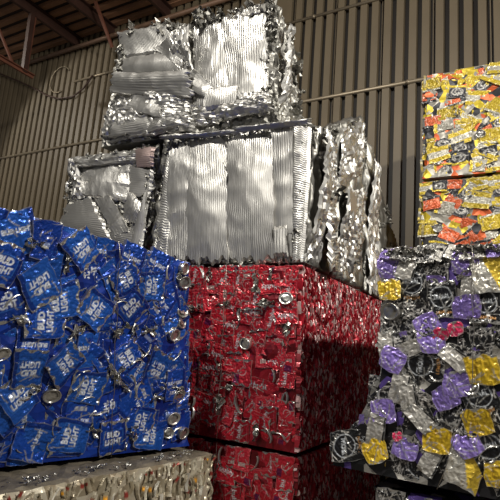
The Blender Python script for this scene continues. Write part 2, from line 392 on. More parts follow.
def paint(kind, rnd, X, Y, wd, ht):
    def flat(rgb, metal=.45):
        C = np.zeros(X.shape+(4,)); C[:] = lin(rgb)+(metal,); return C
    if kind.startswith('blue'):
        C = flat(rnd.choice([(22, 66, 154), (17, 54, 138), (30, 82, 168)]), .45)
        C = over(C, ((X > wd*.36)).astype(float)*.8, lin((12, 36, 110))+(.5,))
        if kind == 'blue_logo':
            fr = np.maximum(rect(X, Y, 0, 0, .098, .078) - rect(X, Y, 0, 0, .092, .072), 0)
            C = over(C, fr*.5, lin((70, 130, 215))+(.5,))
            C = over(C, stamp(X, Y, 'BUD', 0, .0165, .062, .027, 0, .045), WHITE)
            C = over(C, stamp(X, Y, 'LIGHT', 0, -.0165, .078, .027, 0, .035), WHITE)
        elif kind == 'blue_line':
            C = over(C, stamp(X, Y, 'BUD LIGHT', -.005, .012, .098, .017, 0, .04), WHITE)
            if rnd.random() < .6:
                C = over(C, rect(X, Y, -.01, -.035, .05, .018)*(.65+.35*np.sin(X*1500)), lin((190, 190, 192))+(.4,))
        else:
            C = over(C, rect(X, Y, rnd.uniform(-.02, .02), rnd.uniform(-.03, .03), .06, .014)*.8, lin((150, 165, 200))+(.5,))
    elif kind.startswith('red'):
        C = flat(rnd.choice([(186, 32, 48), (168, 24, 40), (200, 44, 60)]), .35)
        if kind == 'red_name':
            C = over(C, stamp(X, Y, 'bubly', -.012, 0, .085, .032, 90, .012), WHITE)
            C = over(C, rect(X, Y, .034, 0, .003, .09)*.6, lin((215, 110, 120))+(.4,))
        elif kind == 'red_code':
            C = over(C, rect(X, Y, 0, .028, .05, .022)*(.75+.25*np.sin(X*2600)), lin((178, 172, 165))+(.2,))
            C = over(C, stamp(X, Y, 'pl', .0, -.022, .022, .026, 0, .01), lin((205, 150, 155))+(.3,))
            C = over(C, np.maximum(rect(X, Y, 0, 0, .086, .108)-rect(X, Y, 0, 0, .080, .102), 0)*.5, lin((225, 120, 125))+(.4,))
        elif kind == 'red_smile':
            C = over(C, ring(X, Y, 0, .01, .022, .0026)*(Y < .012), lin((232, 190, 190))+(.3,))
            C = over(C, rect(X, Y, -.03, -.03, .03, .04)*.8, lin((62, 26, 74))+(.4,))
        else:
            C = over(C, scribble(X, Y, rnd, 10)*.7, lin((225, 150, 150))+(.4,))
            C = over(C, ring(X, Y, .02, -.02, .02, .002)*(X > .01), lin((225, 170, 170))+(.3,))
    elif kind.startswith('blk'):
        sub = kind[4:]
        base = {'seal': (26, 26, 28), 'black': (30, 29, 31), 'purple': (130, 110, 178), 'yellow': (206, 172, 40), 'silver': (190, 186, 178), 'pink': (214, 52, 96), 'yellowsilver': (206, 176, 60)}[sub]
        C = flat(base, .25)
        if sub in ('seal', 'black'):
            C = over(C, scribble(X, Y, rnd, 72 if sub == 'black' else 34), lin((200, 196, 190))+(.3,))
        if sub == 'seal':
            C = over(C, (np.hypot(X, Y-.012) < .043).astype(float), lin((22, 22, 26))+(.2,))
            C = over(C, ring(X, Y, 0, .012, .043, .0022)*.8, WHITE)
            C = over(C, stamp(X, Y, 'TROIAL', 0, .014, .066, .019, 0, .02), WHITE)
            C = over(C, stamp(X, Y, 'LEMON', 0, -.05, .06, .012, 0, .01), lin((206, 150, 84))+(.2,))
        elif sub == 'silver':
            C = over(C, (np.sin(Y*900) > .2)*.28*(abs(X) < wd*.36), lin((110, 108, 104))+(.2,))
            C = over(C, (X > wd*.40).astype(float), lin((30, 30, 32))+(.3,))
        elif sub in ('purple', 'yellow', 'pink'):
            ink = {'purple': (92, 70, 158), 'yellow': (150, 112, 20), 'pink': (170, 24, 70)}[sub]
            C = over(C, scribble(X, Y, rnd, 9)*.8, lin(ink)+(.25,))
            C = over(C, scribble(X, Y, rnd, 5)*.6, lin((228, 222, 224))+(.3,))
            C = over(C, ring(X, Y, 0, 0, .02, .004)*.5, lin(ink)+(.2,))
        elif sub == 'yellowsilver':
            C = over(C, (X+Y*.4 < 0).astype(float), lin((170, 166, 156))+(.4,))
            C = over(C, scribble(X, Y, rnd, 12)*.6, lin((120, 96, 30))+(.2,))
    elif kind.startswith('yel'):
        sub = kind[4:]
        base = {'yellow': (190, 165, 42), 'orange': (200, 92, 50), 'dark': (44, 44, 48), 'grey': (154, 150, 138), 'band': (188, 164, 46)}[sub]
        C = flat(base, .2)
        if sub == 'yellow':
            C = over(C, (np.sin(X*330+1)*np.sin(Y*90) > .35)*.55, lin((150, 122, 22))+(.2,))
            C = over(C, (Y < -ht*.34).astype(float), lin((180, 176, 160))+(.3,))
        elif sub == 'band':
            C = over(C, (abs(Y) < ht*.2).astype(float), lin((188, 184, 170))+(.3,))
            C = over(C, (np.sin(X*420) > .5)*(abs(Y) < ht*.12)*.5, lin((120, 112, 90))+(.2,))
        elif sub == 'orange':
            C = over(C, scribble(X, Y, rnd, 8)*.6, lin((240, 190, 150))+(.2,))
            C = over(C, (Y > ht*.30).astype(float), lin((46, 44, 46))+(.2,))
        elif sub == 'dark':
            C = over(C, np.maximum(ring(X, Y, 0, 0, .028, .005, .7), ring(X, Y, .006, .0, .014, .004, .6))*.75, lin((190, 186, 178))+(.3,))
            C = over(C, (Y > ht*.36).astype(float), lin((206, 180, 50))+(.2,))
        else:
            C = over(C, scribble(X, Y, rnd, 10)*.6, lin((110, 106, 96))+(.2,))
            C = over(C, (X < -wd*.3).astype(float), lin((210, 184, 50))+(.2,))
    else:
        C = flat((170, 166, 158), .8)
    # bare metal where an end was folded over
    if kind not in ('silver',) and not kind.startswith('yel'):
        e = rnd.choice([0, 0, 1, 2])
        wob = .006*np.sin(X*130+rnd.uniform(0, 6))
        if e > 0:
            C = over(C, (Y > ht*.44+wob).astype(float), SILVER)
        if e > 1:
            C = over(C, (Y < -ht*.45+wob).astype(float), SILVER)
    return C
def can_mesh(kind, seed, wd, ht, nx, ny, rough=.055, skirt=.02, round_=0.0):
    """one can stamped flat: creased face, uneven outline, sides folded back"""
    rnd = random.Random('%s%d' % (kind, seed))
    gx = np.linspace(-1, 1, nx); gy = np.linspace(-1, 1, ny); GX, GY = np.meshgrid(gx, gy)
    if round_:
        # rounder outline: squeeze the corners
        k = np.maximum(abs(GX), abs(GY)); rr = np.hypot(GX, GY)+1e-9
        f = (1-round_) + round_*k/rr
        X0, Y0 = GX*f*wd/2, GY*f*ht/2
    else:
        X0, Y0 = GX*wd/2, GY*ht/2
    X0, Y0 = np.asarray(X0), np.asarray(Y0)
    a1, a2, a3 = (rnd.uniform(0, 6.28) for _ in range(3))
    X = X0*(1+.05*np.sin(Y0/ht*5+a1)+.02*np.sin(Y0/ht*15+a2)); Y = Y0*(1+.04*np.sin(X0/wd*5+a3)+.02*np.sin(X0/wd*14+a1))
    X = X + rnd.uniform(-.12, .12)*Y
    Z = np.zeros(X.shape)
    crease_glint = np.zeros(X.shape)
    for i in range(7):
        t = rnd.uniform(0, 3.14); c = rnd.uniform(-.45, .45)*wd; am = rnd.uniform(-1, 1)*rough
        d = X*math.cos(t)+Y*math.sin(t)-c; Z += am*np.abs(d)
        if i < 5:                                    # highlights along the sharpest folds, painted in as silver
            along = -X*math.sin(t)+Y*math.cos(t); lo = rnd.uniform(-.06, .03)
            crease_glint = np.maximum(crease_glint, np.clip(1.3-abs(d+.004*np.sin(along*60+i))/.0022, 0, 1)*((along > lo) & (along < lo+rnd.uniform(.02, .07))))
    nz = np.array([[noise.noise(Vector((x*34, y*34, seed+.37*len(kind)))) + .6*noise.noise(Vector((x*80, y*80, seed+5.1))) for x, y in zip(rx, ry)] for rx, ry in zip(X, Y)])
    Z += .0028*(1-2*np.abs(nz))
    Z -= Z.mean(); Z = np.clip(Z, -.014, .012)
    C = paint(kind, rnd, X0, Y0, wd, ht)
    C = over(C, crease_glint*.85, SILVER)
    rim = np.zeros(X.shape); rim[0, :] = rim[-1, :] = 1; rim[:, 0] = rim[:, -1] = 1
    C = over(C, rim*(.35+.3*np.sin(X0*90+a1)*np.sin(Y0*80+a2)), SILVER)    # edge highlight painted in silver round the border
    V = np.stack([X, Y, Z], -1).reshape(-1, 3).tolist(); cols = C.reshape(-1, 4).tolist(); F = []
    for j in range(ny-1):
        for i in range(nx-1):
            k = j*nx+i; F.append((k, k+1, k+nx+1, k+nx))
    border = [i for i in range(nx)] + [j*nx+nx-1 for j in range(1, ny)] + [(ny-1)*nx+i for i in range(nx-2, -1, -1)] + [j*nx for j in range(ny-2, 0, -1)]
    n0 = len(V)
    for b in border:
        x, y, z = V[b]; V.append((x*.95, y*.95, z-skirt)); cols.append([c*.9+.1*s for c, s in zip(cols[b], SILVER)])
    m = len(border)
    for i in range(m):
        F.append((border[i], n0+i, n0+(i+1) % m, border[(i+1) % m])[::1])
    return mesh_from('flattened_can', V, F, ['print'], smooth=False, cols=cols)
def lid_mesh(seed, r=.033):
    """round can end with its raised rim, dished panel and mouth"""
    rnd = random.Random(seed); prof = [(0, .000), (.3, .0005), (.62, .001), (.8, -.002), (.86, .001), (.93, .0055), (1, .004), (1.03, -.004), (.95, -.03)]
    n = 20; V = []; cols = []; F = []
    tx, ty = rnd.uniform(-.25, .25), rnd.uniform(-.25, .25)
    for q, z in prof:
        for k in range(n):
            t = 2*math.pi*k/n; x, y = r*q*math.cos(t), r*q*math.sin(t)*rnd.uniform(.97, 1.0)
            V.append((x, y*.9, z + tx*x + ty*y + (.0015*math.sin(3*t+seed) if q > .5 else 0)))
            dark = (.42 < q < .7) and (0 <= k < 7)
            cols.append(lin((70, 66, 62) if dark else (200, 198, 192)) + (.9,))
    for i in range(len(prof)-1):
        for k in range(n):
            F.append((i*n+k, (i+1)*n+k, (i+1)*n+(k+1) % n, i*n+(k+1) % n)) if i else F.append((0, n+k, n+(k+1) % n))
    return mesh_from('can_lid', V, F, ['print'], smooth=True, cols=cols)
def scrap_mesh(seed, tint=(186, 184, 178), size=.055, mat='print'):
    """torn, crumpled twist of bare aluminium"""
    rnd = random.Random(seed*7+1); nx, ny = 6, 9; V = []; cols = []; F = []
    for j in range(ny):
        for i in range(nx):
            x = (i/(nx-1)-.5)*size*(.45+.3*math.sin(j*.9+seed)); y = (j/(ny-1)-.5)*size*1.5
            V.append((x+rnd.uniform(-.1, .1)*size, y+rnd.uniform(-.1, .1)*size, rnd.uniform(-.16, .2)*size + .15*size*math.cos(i*1.3+j)))
            g = rnd.uniform(.6, 1.1); cols.append(tuple(c*g for c in lin(tint))+(.9,))
    for j in range(ny-1):
        for i in range(nx-1):
            k = j*nx+i; F += [(k, k+1, k+nx+1), (k, k+nx+1, k+nx)]
    return mesh_from('metal_scrap', V, F, [mat], smooth=False, cols=cols)
LIDS = [lid_mesh(s) for s in range(4)]
SCRAPS = [scrap_mesh(s) for s in range(8)]
def rim_mesh(seed, r=.034):
    """bare rolled rim of a crushed can end, showing as a bright crescent"""
    rnd = random.Random(seed+70); n = 11; V = []; cols = []; F = []; span = R(rnd.uniform(80, 170)); sq = rnd.uniform(.35, .9)
    for i in range(n):
        f = i/(n-1)*2-1; t = f*span/2; w_ = .0065*(1-.8*f*f)+.001
        for q, z in ((-w_, -.012), (-w_*.4, .004), (w_*.5, .005), (w_, -.012)):
            V.append(((r+q)*math.cos(t)*sq, (r+q)*math.sin(t)*1.15, z+rnd.uniform(-.001, .001))); cols.append(lin((205, 203, 198))+(.85,))
    for i in range(n-1):
        for j in range(3):
            k = i*4+j; F.append((k, k+1, k+5, k+4)[::-1])
    return mesh_from('can_rim', V, F, ['print'], smooth=True, cols=cols)
RIMS = [rim_mesh(s) for s in range(5)]
def family(kinds, wd, ht, nx, ny, seeds=3, **kw):
    return {k: [can_mesh(k, s, wd, ht, nx, ny, **kw) for s in range(seeds)] for k in kinds}
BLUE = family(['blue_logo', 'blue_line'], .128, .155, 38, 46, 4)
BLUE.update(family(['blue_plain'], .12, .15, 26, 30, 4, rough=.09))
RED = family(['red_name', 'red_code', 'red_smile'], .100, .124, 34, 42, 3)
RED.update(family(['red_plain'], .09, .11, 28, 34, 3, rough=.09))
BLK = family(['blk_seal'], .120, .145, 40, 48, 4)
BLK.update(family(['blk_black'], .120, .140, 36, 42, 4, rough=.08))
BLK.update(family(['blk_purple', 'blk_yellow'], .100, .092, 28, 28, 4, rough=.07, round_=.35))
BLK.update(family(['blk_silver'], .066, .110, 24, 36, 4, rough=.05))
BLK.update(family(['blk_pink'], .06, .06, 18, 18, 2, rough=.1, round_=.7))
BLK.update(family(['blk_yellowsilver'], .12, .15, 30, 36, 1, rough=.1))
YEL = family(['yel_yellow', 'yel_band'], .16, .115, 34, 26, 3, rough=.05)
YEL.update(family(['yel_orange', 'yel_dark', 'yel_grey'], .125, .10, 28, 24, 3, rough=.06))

def fill(B, face, fam, weights, sx, sy, seed, angs, spread=14, off=(-.014, .004), lids=.06, scraps=.14, s0=0.0, s1=1.0, t0=0.0, t1=1.0, avoid=(), cap=300, mt=.058):
    """cover a face with overlapping cans, row by row, with every one turned and sunk differently"""
    rnd = random.Random(seed); W, H = B.size(face); nx = max(1, int(W*(s1-s0)/sx)); ny = max(1, int(H*(t1-t0)/sy)); n = 0
    cells = [(i, j) for j in range(ny) for i in range(nx)]; rnd.shuffle(cells)
    keys = list(weights); wts = [weights[k] for k in keys]
    for i, j in cells:
        if n >= cap:
            break
        s = s0+(s1-s0)*(i+.5+rnd.uniform(-.38, .38)+.25*(j % 2))/nx; t = t0+(t1-t0)*(j+.5+rnd.uniform(-.38, .38))/ny
        on_edge = t*H < mt+.03 or (1-t)*H < mt+.03 or s*W < .075 or (1-s)*W < .075
        s = min(max(s, .056/W), 1-.056/W); t = min(max(t, mt/H), 1-mt/H)
        near = any(((s-a)*W)**2+((t-b)*H)**2 < .035**2 for a, b in avoid)
        q = rnd.random(); ang = rnd.choice(angs)+rnd.uniform(-spread, spread); d = rnd.uniform(*off) - (.012 if near else 0)
        tl = (rnd.uniform(-6, 6), rnd.uniform(-6, 6)); ang = rnd.choice([0, 180])+rnd.uniform(-5, 5) if on_edge else ang
        if q < lids:
            B.put(rnd.choice(LIDS), face, s, t, ang, d+.012, tl, 'can_lid', rnd.uniform(.85, 1.1))
        elif q < lids+scraps*.55:
            B.put(rnd.choice(RIMS), face, s, t, rnd.uniform(0, 360), d+.013, tl, 'can_rim', rnd.uniform(.8, 1.2))
        elif q < lids+scraps:
            B.put(rnd.choice(SCRAPS), face, s, t, ang, d+.012, (tl[0]*2, tl[1]*2), 'metal_scrap', rnd.uniform(.7, 1.3))
        else:
            B.put(rnd.choice(fam[rnd.choices(keys, wts)[0]]), face, s, t, ang, d, tl, 'flattened_can', rnd.uniform(.84, .9) if on_edge else rnd.uniform(.92, 1.1))
        n += 1

# ------------------------------------------------------------------ where the cans that stand out lie on their faces (share of width, share of height, turn)
BLUE_CANS = [(0.385, 0.747, -135, 'logo'),
 (0.516, 0.948, -132, 'logo'),
 (0.365, 0.408, -178, 'logo'),
 (0.407, 0.607, 100, 'logo'),
 (0.448, 0.687, 110, 'logo'),
 (0.475, 0.432, -45, 'logo'),
 (0.571, 0.677, 60, 'logo'),
 (0.283, 0.799, -6, 'logo'),
 (0.501, 0.113, 87, 'logo'),
 (0.508, 0.008, 84, 'logo'),
 (0.557, 0.326, 80, 'logo'),
 (0.339, 0.293, 44, 'logo'),
 (0.701, 0.463, -44, 'logo'),
 (0.832, 0.413, 162, 'logo'),
 (0.767, 0.154, 87, 'logo'),
 (0.808, 0.038, 85, 'logo'),
 (0.687, 0.835, -46, 'logo'),
 (0.801, 0.827, 95, 'logo'),
 (0.715, 0.713, 52, 'logo'),
 (0.656, 0.086, 8, 'logo'),
 (0.397, 0.833, 96, 'line'),
 (0.327, 0.96, 26, 'line'),
 (0.399, 0.974, 8, 'plain'),
 (0.562, 0.493, 8, 'line'),
 (0.523, 0.188, -180, 'line'),
 (0.403, 0.102, 75, 'line'),
 (0.313, 0.229, -33, 'line'),
 (0.381, 0.041, 82, 'plain'),
 (0.712, 0.996, -13, 'line'),
 (0.826, 0.972, -17, 'line'),
 (0.85, 0.74, -36, 'line'),
 (0.377, 0.518, -180, 'line'),
 (0.752, 0.279, 124, 'line'),
 (0.802, 0.583, -29, 'plain'),
 (0.923, 0.331, 5, 'line'),
 (0.884, 0.772, 30, 'line'),
 (0.435, 0.294, 2, 'lid'),
 (0.581, 0.132, 59, 'scrap'),
 (0.469, 0.856, 3, 'scrap'),
 (0.96, 0.952, 0, 'lid'),
 (0.972, 0.879, 0, 'lid'),
 (0.911, 0.593, 1, 'lid'),
 (0.964, 0.035, 0, 'lid'),
 (0.91, 0.157, 1, 'lid'),
 (0.371, 0.903, 93, 'scrap'),
 (0.647, 0.395, 51, 'scrap'),
 (0.673, 0.594, -43, 'scrap'),
 (0.792, 0.607, 90, 'scrap'),
 (0.337, 0.598, 75, 'scrap'),
 (0.518, 0.578, -50, 'scrap')]

BLACK_CANS = [(0.036, 0.893, 3, 'purple'),
 (0.101, 0.901, -19, 'silver'),
 (0.037, 0.791, 4, 'yellow'),
 (0.112, 0.814, 0, 'seal'),
 (0.041, 0.691, 1, 'lid'),
 (0.294, 0.906, -10, 'purple'),
 (0.312, 0.812, -6, 'silver'),
 (0.372, 0.867, 1, 'yellowtall'),
 (0.298, 0.723, 4, 'purple'),
 (0.218, 0.75, 7, 'seal'),
 (0.171, 0.641, 30, 'purple'),
 (0.262, 0.63, 19, 'pink'),
 (0.213, 0.602, -19, 'pink'),
 (0.184, 0.574, 10, 'purple'),
 (0.157, 0.476, 85, 'seal'),
 (0.258, 0.511, 51, 'silver'),
 (0.343, 0.473, 8, 'yellowround'),
 (0.267, 0.407, 10, 'purple'),
 (0.116, 0.535, -66, 'silver'),
 (0.028, 0.544, 1, 'silver'),
 (0.05, 0.481, -24, 'purple'),
 (0.095, 0.366, -11, 'silver'),
 (0.138, 0.329, 9, 'silver'),
 (0.079, 0.262, 10, 'purple'),
 (0.084, 0.183, -10, 'silver'),
 (0.02, 0.078, 99, 'seal'),
 (0.111, 0.067, 27, 'yellow'),
 (0.2, 0.255, 44, 'silver'),
 (0.192, 0.131, -7, 'purple'),
 (0.269, 0.182, -4, 'yellow'),
 (0.274, 0.098, -31, 'silver'),
 (0.249, 0.351, 31, 'purple'),
 (0.356, 0.183, 33, 'purple'),
 (0.364, 0.271, 16, 'yellow'),
 (0.369, 0.1, -22, 'yellowsilver'),
 (0.455, 0.026, 13, 'yellow'),
 (0.348, 0.363, 20, 'seal'),
 (0.178, 0.891, 9, 'black'),
 (0.354, 0.734, 2, 'seal'),
 (0.109, 0.65, 25, 'black'),
 (0.361, 0.633, 8, 'black'),
 (0.056, 0.59, -19, 'black'),
 (0.048, 0.327, -4, 'black'),
 (0.285, 0.263, 34, 'black'),
 (0.417, 0.174, 23, 'seal'),
 (0.213, -0.002, 29, 'black'),
 (0.321, 0.569, -1, 'black'),
 (0.156, 0.169, 22, 'pinksmall')]


def edge_strips(B, face, n, seed, cols, wd=(.005, .012), ln=(.03, .10), proud=.016, t0=0.0, t1=1.0, slant=10, name='can_edges'):
    """cans seen edge-on: thousands of narrow folded edges, one joined part"""
    rnd = random.Random(seed); V = []; C = []; F = []
    for q in range(n):
        l = rnd.uniform(*ln)/2; s = rnd.uniform(.004, .996); HH = B.size(face)[1] if q == 0 else HH
        t = min(max(rnd.uniform(t0, t1), (l+.006)/HH), 1-(l+.006)/HH)
        p, a, b, nn = B.frame(face, s, t); ang = R(rnd.gauss(0, slant)); d = b*math.cos(ang)+a*math.sin(ang); e = d.cross(nn)
        w_ = rnd.uniform(*wd)/2; h = rnd.uniform(.2, 1)*proud; k = len(V); col = lin(rnd.choice(cols))
        g = rnd.uniform(.6, 1.15); met = rnd.uniform(.1, .5); segs = 3; bend = rnd.uniform(-.3, .3)*w_*3; tw = rnd.uniform(-.6, .6)
        for i in range(segs+1):
            f = i/segs*2-1; m = p - B.base + d*(l*f) + e*(bend*(1-f*f)); top = h*(1-.35*f*f)+rnd.uniform(-.003, .003)
            V += [m - e*w_ - nn*.012, m - e*w_*.5 + nn*(top*(1+tw*.4)), m + e*w_*.5 + nn*(top*(1-tw*.4)), m + e*w_ - nn*.012]
            C += [tuple(c*g for c in col)+(met,)]*4
        for i in range(segs):
            for j in range(3):
                v0 = k+i*4+j; F.append((v0, v0+1, v0+5, v0+4)[::-1])
        F.append((k, k+1, k+2, k+3)[::-1]); F.append((k+segs*4, k+segs*4+1, k+segs*4+2, k+segs*4+3))
    o = link(name, mesh_from(name, V, F, ['print'], cols=C), B.root); o['kind'] = 'stuff'
    return o

# ------------------------------------------------------------------ red bales
REDC = [(168, 26, 42), (140, 16, 32), (190, 44, 58), (120, 12, 26), (206, 84, 92), (215, 175, 172), (222, 196, 192), (186, 52, 62)]
def red_bale(key, label, seed, side=True, detail=True):
    B = Bale(key, 'can_bale', label, 'bales of crushed red cans')
    B.core('core_red', .035, .010, (14, 14, 14), .012)
    if detail:
        fill(B, 'front', RED, {'red_name': 4, 'red_code': 4, 'red_smile': 3, 'red_plain': 2}, .064, .074, seed, [0, 0, 90, 180, -90], 12, lids=.012, scraps=.17, s0=.25)
        B.wire('front', .665)
    if side:
        edge_strips(B, 'right', 7000, seed, REDC, (.004, .009), (.018, .06), .014, slant=14)
    return B
red_hi = red_bale('red_hi', 'red can bale under the silver bales, on top of another red bale', 11)
red_lo = red_bale('red_lo', 'lower red can bale at the bottom of the stack, mostly out of frame', 12)
p1 = red_bale('prop_hi', 'red can bale hidden behind the blue bale under the left silver bale', 13, False, False)
p2 = red_bale('prop_lo', 'lowest red can bale hidden behind the cream bale', 14, False, False)

# ------------------------------------------------------------------ cream bale
white = Bale('white', 'can_bale', 'cream and white can bale with dusty top under the blue bale', 'lower bales')
white.core('core_white', .03, .012, (16, 16, 10), .012, topmat='dust')
CREAM = [(210, 202, 180), (192, 182, 158), (222, 217, 202), (180, 168, 144), (204, 195, 174), (160, 148, 122)]
def cream_edge(seed):
    """one flattened cream can standing on edge"""
    rnd = random.Random(seed*3+5); nx, ny = 5, 8; V = []; C = []; F = []; wd = rnd.uniform(.014, .026); ht = rnd.uniform(.06, .11)
    col = lin(rnd.choice(CREAM)); ink = lin(rnd.choice([(160, 44, 40), (214, 150, 40), (150, 60, 50), (196, 186, 160)])); lo = rnd.uniform(.1, .7)
    for j in range(ny):
        for i in range(nx):
            f = i/(nx-1)*2-1; g = j/(ny-1)
            V.append((f*wd/2 + .006*math.sin(g*5+seed), (g-.5)*ht, .012*(1-f*f) - .010 + rnd.uniform(-.002, .002) + .004*math.sin(g*7+seed*2)))
            c = ink if (seed % 5 == 0 and lo < g < lo+.25) else col; k = rnd.uniform(.8, 1.1); C.append(tuple(v*k for v in c)+(.35,))
    for j in range(ny-1):
        for i in range(nx-1):
            k = j*nx+i; F.append((k, k+1, k+nx+1, k+nx))
    return mesh_from('flattened_can', V, F, ['print'], cols=C)
EDGES = [cream_edge(s) for s in range(16)]
rnd = random.Random(4)
n = 0
for j in range(5):
    for i in range(58):
        s = (i+.5+rnd.uniform(-.4, .4))/58; t = rnd.uniform(.945, .962) if j == 0 else .97-.075*(j+rnd.uniform(-.03, .4))
        if rnd.random() < .02:
            white.put(rnd.choice(LIDS), 'right', s, t, rnd.uniform(0, 360), .01, (20, 30), 'can_lid', .9)
        else:
            white.put(rnd.choice(EDGES), 'right', s, t, rnd.gauss(0, 14), rnd.uniform(-.004, .012), (rnd.uniform(-10, 10), rnd.uniform(-14, 14)), 'flattened_can', rnd.uniform(.45, .68) if j == 0 else rnd.uniform(.7, 1.05))
edge_strips(white, 'right', 900, 3, CREAM, (.012, .026), (.06, .11), .016, 0, .6)
# crumbs of metal and dust on its top
rnd = random.Random(9)
for k in range(46):
    white.put(rnd.choice(SCRAPS), 'top', rnd.uniform(.93, .985), rnd.uniform(.25, .98), rnd.uniform(0, 360), .004, (rnd.uniform(-20, 20), 0), 'metal_scrap', rnd.uniform(.2, .45))

# ------------------------------------------------------------------ blue bale
blue = Bale('blue', 'can_bale', 'blue can bale on top of the cream bale', 'upper bales')
blue.core('core_blue', .035, .010, (14, 14, 14), .008)
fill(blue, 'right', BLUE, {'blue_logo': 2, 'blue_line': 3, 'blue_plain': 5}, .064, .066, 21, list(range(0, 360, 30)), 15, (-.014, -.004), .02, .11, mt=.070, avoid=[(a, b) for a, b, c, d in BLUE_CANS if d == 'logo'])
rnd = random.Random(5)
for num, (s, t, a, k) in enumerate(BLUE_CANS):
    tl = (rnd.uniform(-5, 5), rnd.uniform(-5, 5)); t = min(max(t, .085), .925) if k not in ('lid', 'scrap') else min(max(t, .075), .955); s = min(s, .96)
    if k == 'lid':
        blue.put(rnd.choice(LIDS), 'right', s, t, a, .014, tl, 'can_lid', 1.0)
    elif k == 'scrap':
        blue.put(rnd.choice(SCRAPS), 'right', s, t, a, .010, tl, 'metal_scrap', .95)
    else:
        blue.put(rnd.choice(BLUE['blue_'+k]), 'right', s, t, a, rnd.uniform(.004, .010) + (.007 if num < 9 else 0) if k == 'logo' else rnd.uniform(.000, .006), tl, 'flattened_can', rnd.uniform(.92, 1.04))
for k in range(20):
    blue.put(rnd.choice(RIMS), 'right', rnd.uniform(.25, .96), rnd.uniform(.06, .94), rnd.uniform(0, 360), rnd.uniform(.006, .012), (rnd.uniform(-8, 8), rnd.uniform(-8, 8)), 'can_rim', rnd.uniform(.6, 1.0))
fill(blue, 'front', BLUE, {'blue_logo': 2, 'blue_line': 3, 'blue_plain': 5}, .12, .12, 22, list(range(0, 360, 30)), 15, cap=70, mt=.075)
blue.wire('right', .645)

# ------------------------------------------------------------------ black bales
def black_bale(key, label, seed):
    B = Bale(key, 'can_bale', label, 'bales of crushed black and purple cans')
    B.core('core_black', .035, .010, (14, 14, 14), .008)
    W8 = {'blk_black': 7, 'blk_seal': 3, 'blk_purple': 2, 'blk_silver': 3, 'blk_yellow': 1}
    fill(B, 'front', BLK, W8, .076, .076, seed, list(range(0, 360, 45)), 20, (-.016, -.004), .02, .14, mt=.066)
    fill(B, 'left', BLK, W8, .14, .14, seed+1, list(range(0, 360, 45)), 20, (-.020, -.004), .02, .10, s0=.5, cap=60, mt=.07)
    return B
black_hi = black_bale('black_hi', 'black, purple and yellow can bale with its lower left corner spreading outwards', 31)
black_lo = black_bale('black_lo', 'lower black and purple can bale, only its top edge in frame', 33)
rnd = random.Random(6)
for s, t, a, k in BLACK_CANS:
    tl = (rnd.uniform(-5, 5), rnd.uniform(-5, 5)); sc = rnd.uniform(.92, 1.05); t = min(max(t, .095), .94)
    if k == 'lid':
        black_hi.put(LIDS[0], 'front', s, t, a, .02, tl, 'can_lid', 1.15); continue
    if k == 'yellowtall':
        k = 'yellowsilver'
    elif k == 'yellowround':
        k, sc = 'yellow', 1.15
    elif k == 'pinksmall':
        k, sc = 'pink', .6
    lift = {'seal': .004, 'black': -.002}.get(k, .012)
    black_hi.put(rnd.choice(BLK['blk_'+k]), 'front', s, t, a, lift+rnd.uniform(-.003, .003), tl, 'flattened_can', sc)
for k in range(22):                       # cans bent over its top edge
    black_hi.put(rnd.choice(BLK['blk_black'] + BLK['blk_silver'][:2] + BLK['blk_purple'][:1]), 'front', .03+k*.0445, rnd.uniform(.952, .962), rnd.uniform(-15, 15), .006, (rnd.uniform(-38, -22), rnd.uniform(-8, 8)), 'flattened_can', rnd.uniform(.55, .68))
for k in range(16):
    black_hi.put(rnd.choice(SCRAPS), 'front', rnd.uniform(.02, .6), rnd.uniform(.95, .975), rnd.uniform(60, 120), .014, (rnd.uniform(-30, 0), 0), 'metal_scrap', rnd.uniform(.5, .9))
black_hi.wire('front', .318, off=.03)
black_lo.wire('front', .318, off=.03)

# ------------------------------------------------------------------ yellow and orange bales
def yellow_bale(key, label, seed, full=True):
    B = Bale(key, 'can_bale', label, 'bales of crushed yellow and orange cans')
    B.core('core_yellow', .04, .010, (12, 12, 12), .008)
    W8 = {'yel_yellow': 5, 'yel_band': 4, 'yel_orange': 2.6, 'yel_dark': 4, 'yel_grey': 2}
    if full:
        fill(B, 'front', YEL, W8, .100, .074, seed, [0, 0, 20, -20, 35, -35, 180, 160, 200], 12, (-.016, .008), .02, .08)
    fill(B, 'left', YEL, W8, .16, .13, seed+1, [0, 30, -30, 180], 14, (-.016, .006), .02, .05, s0=.4, cap=60)
    return B
yellow_hi = yellow_bale('yellow_hi', 'topmost yellow, orange and black can bale against the wall', 41)
yellow_lo = yellow_bale('yellow_lo', 'yellow and orange can bale between the topmost one and the black bale', 43)
yellow_m = yellow_bale('yellow_m', 'yellow can bale hidden behind the black bale, second from the floor', 45, False)
yellow_g = yellow_bale('yellow_g', 'yellow can bale on the floor hidden behind the black bales', 47, False)

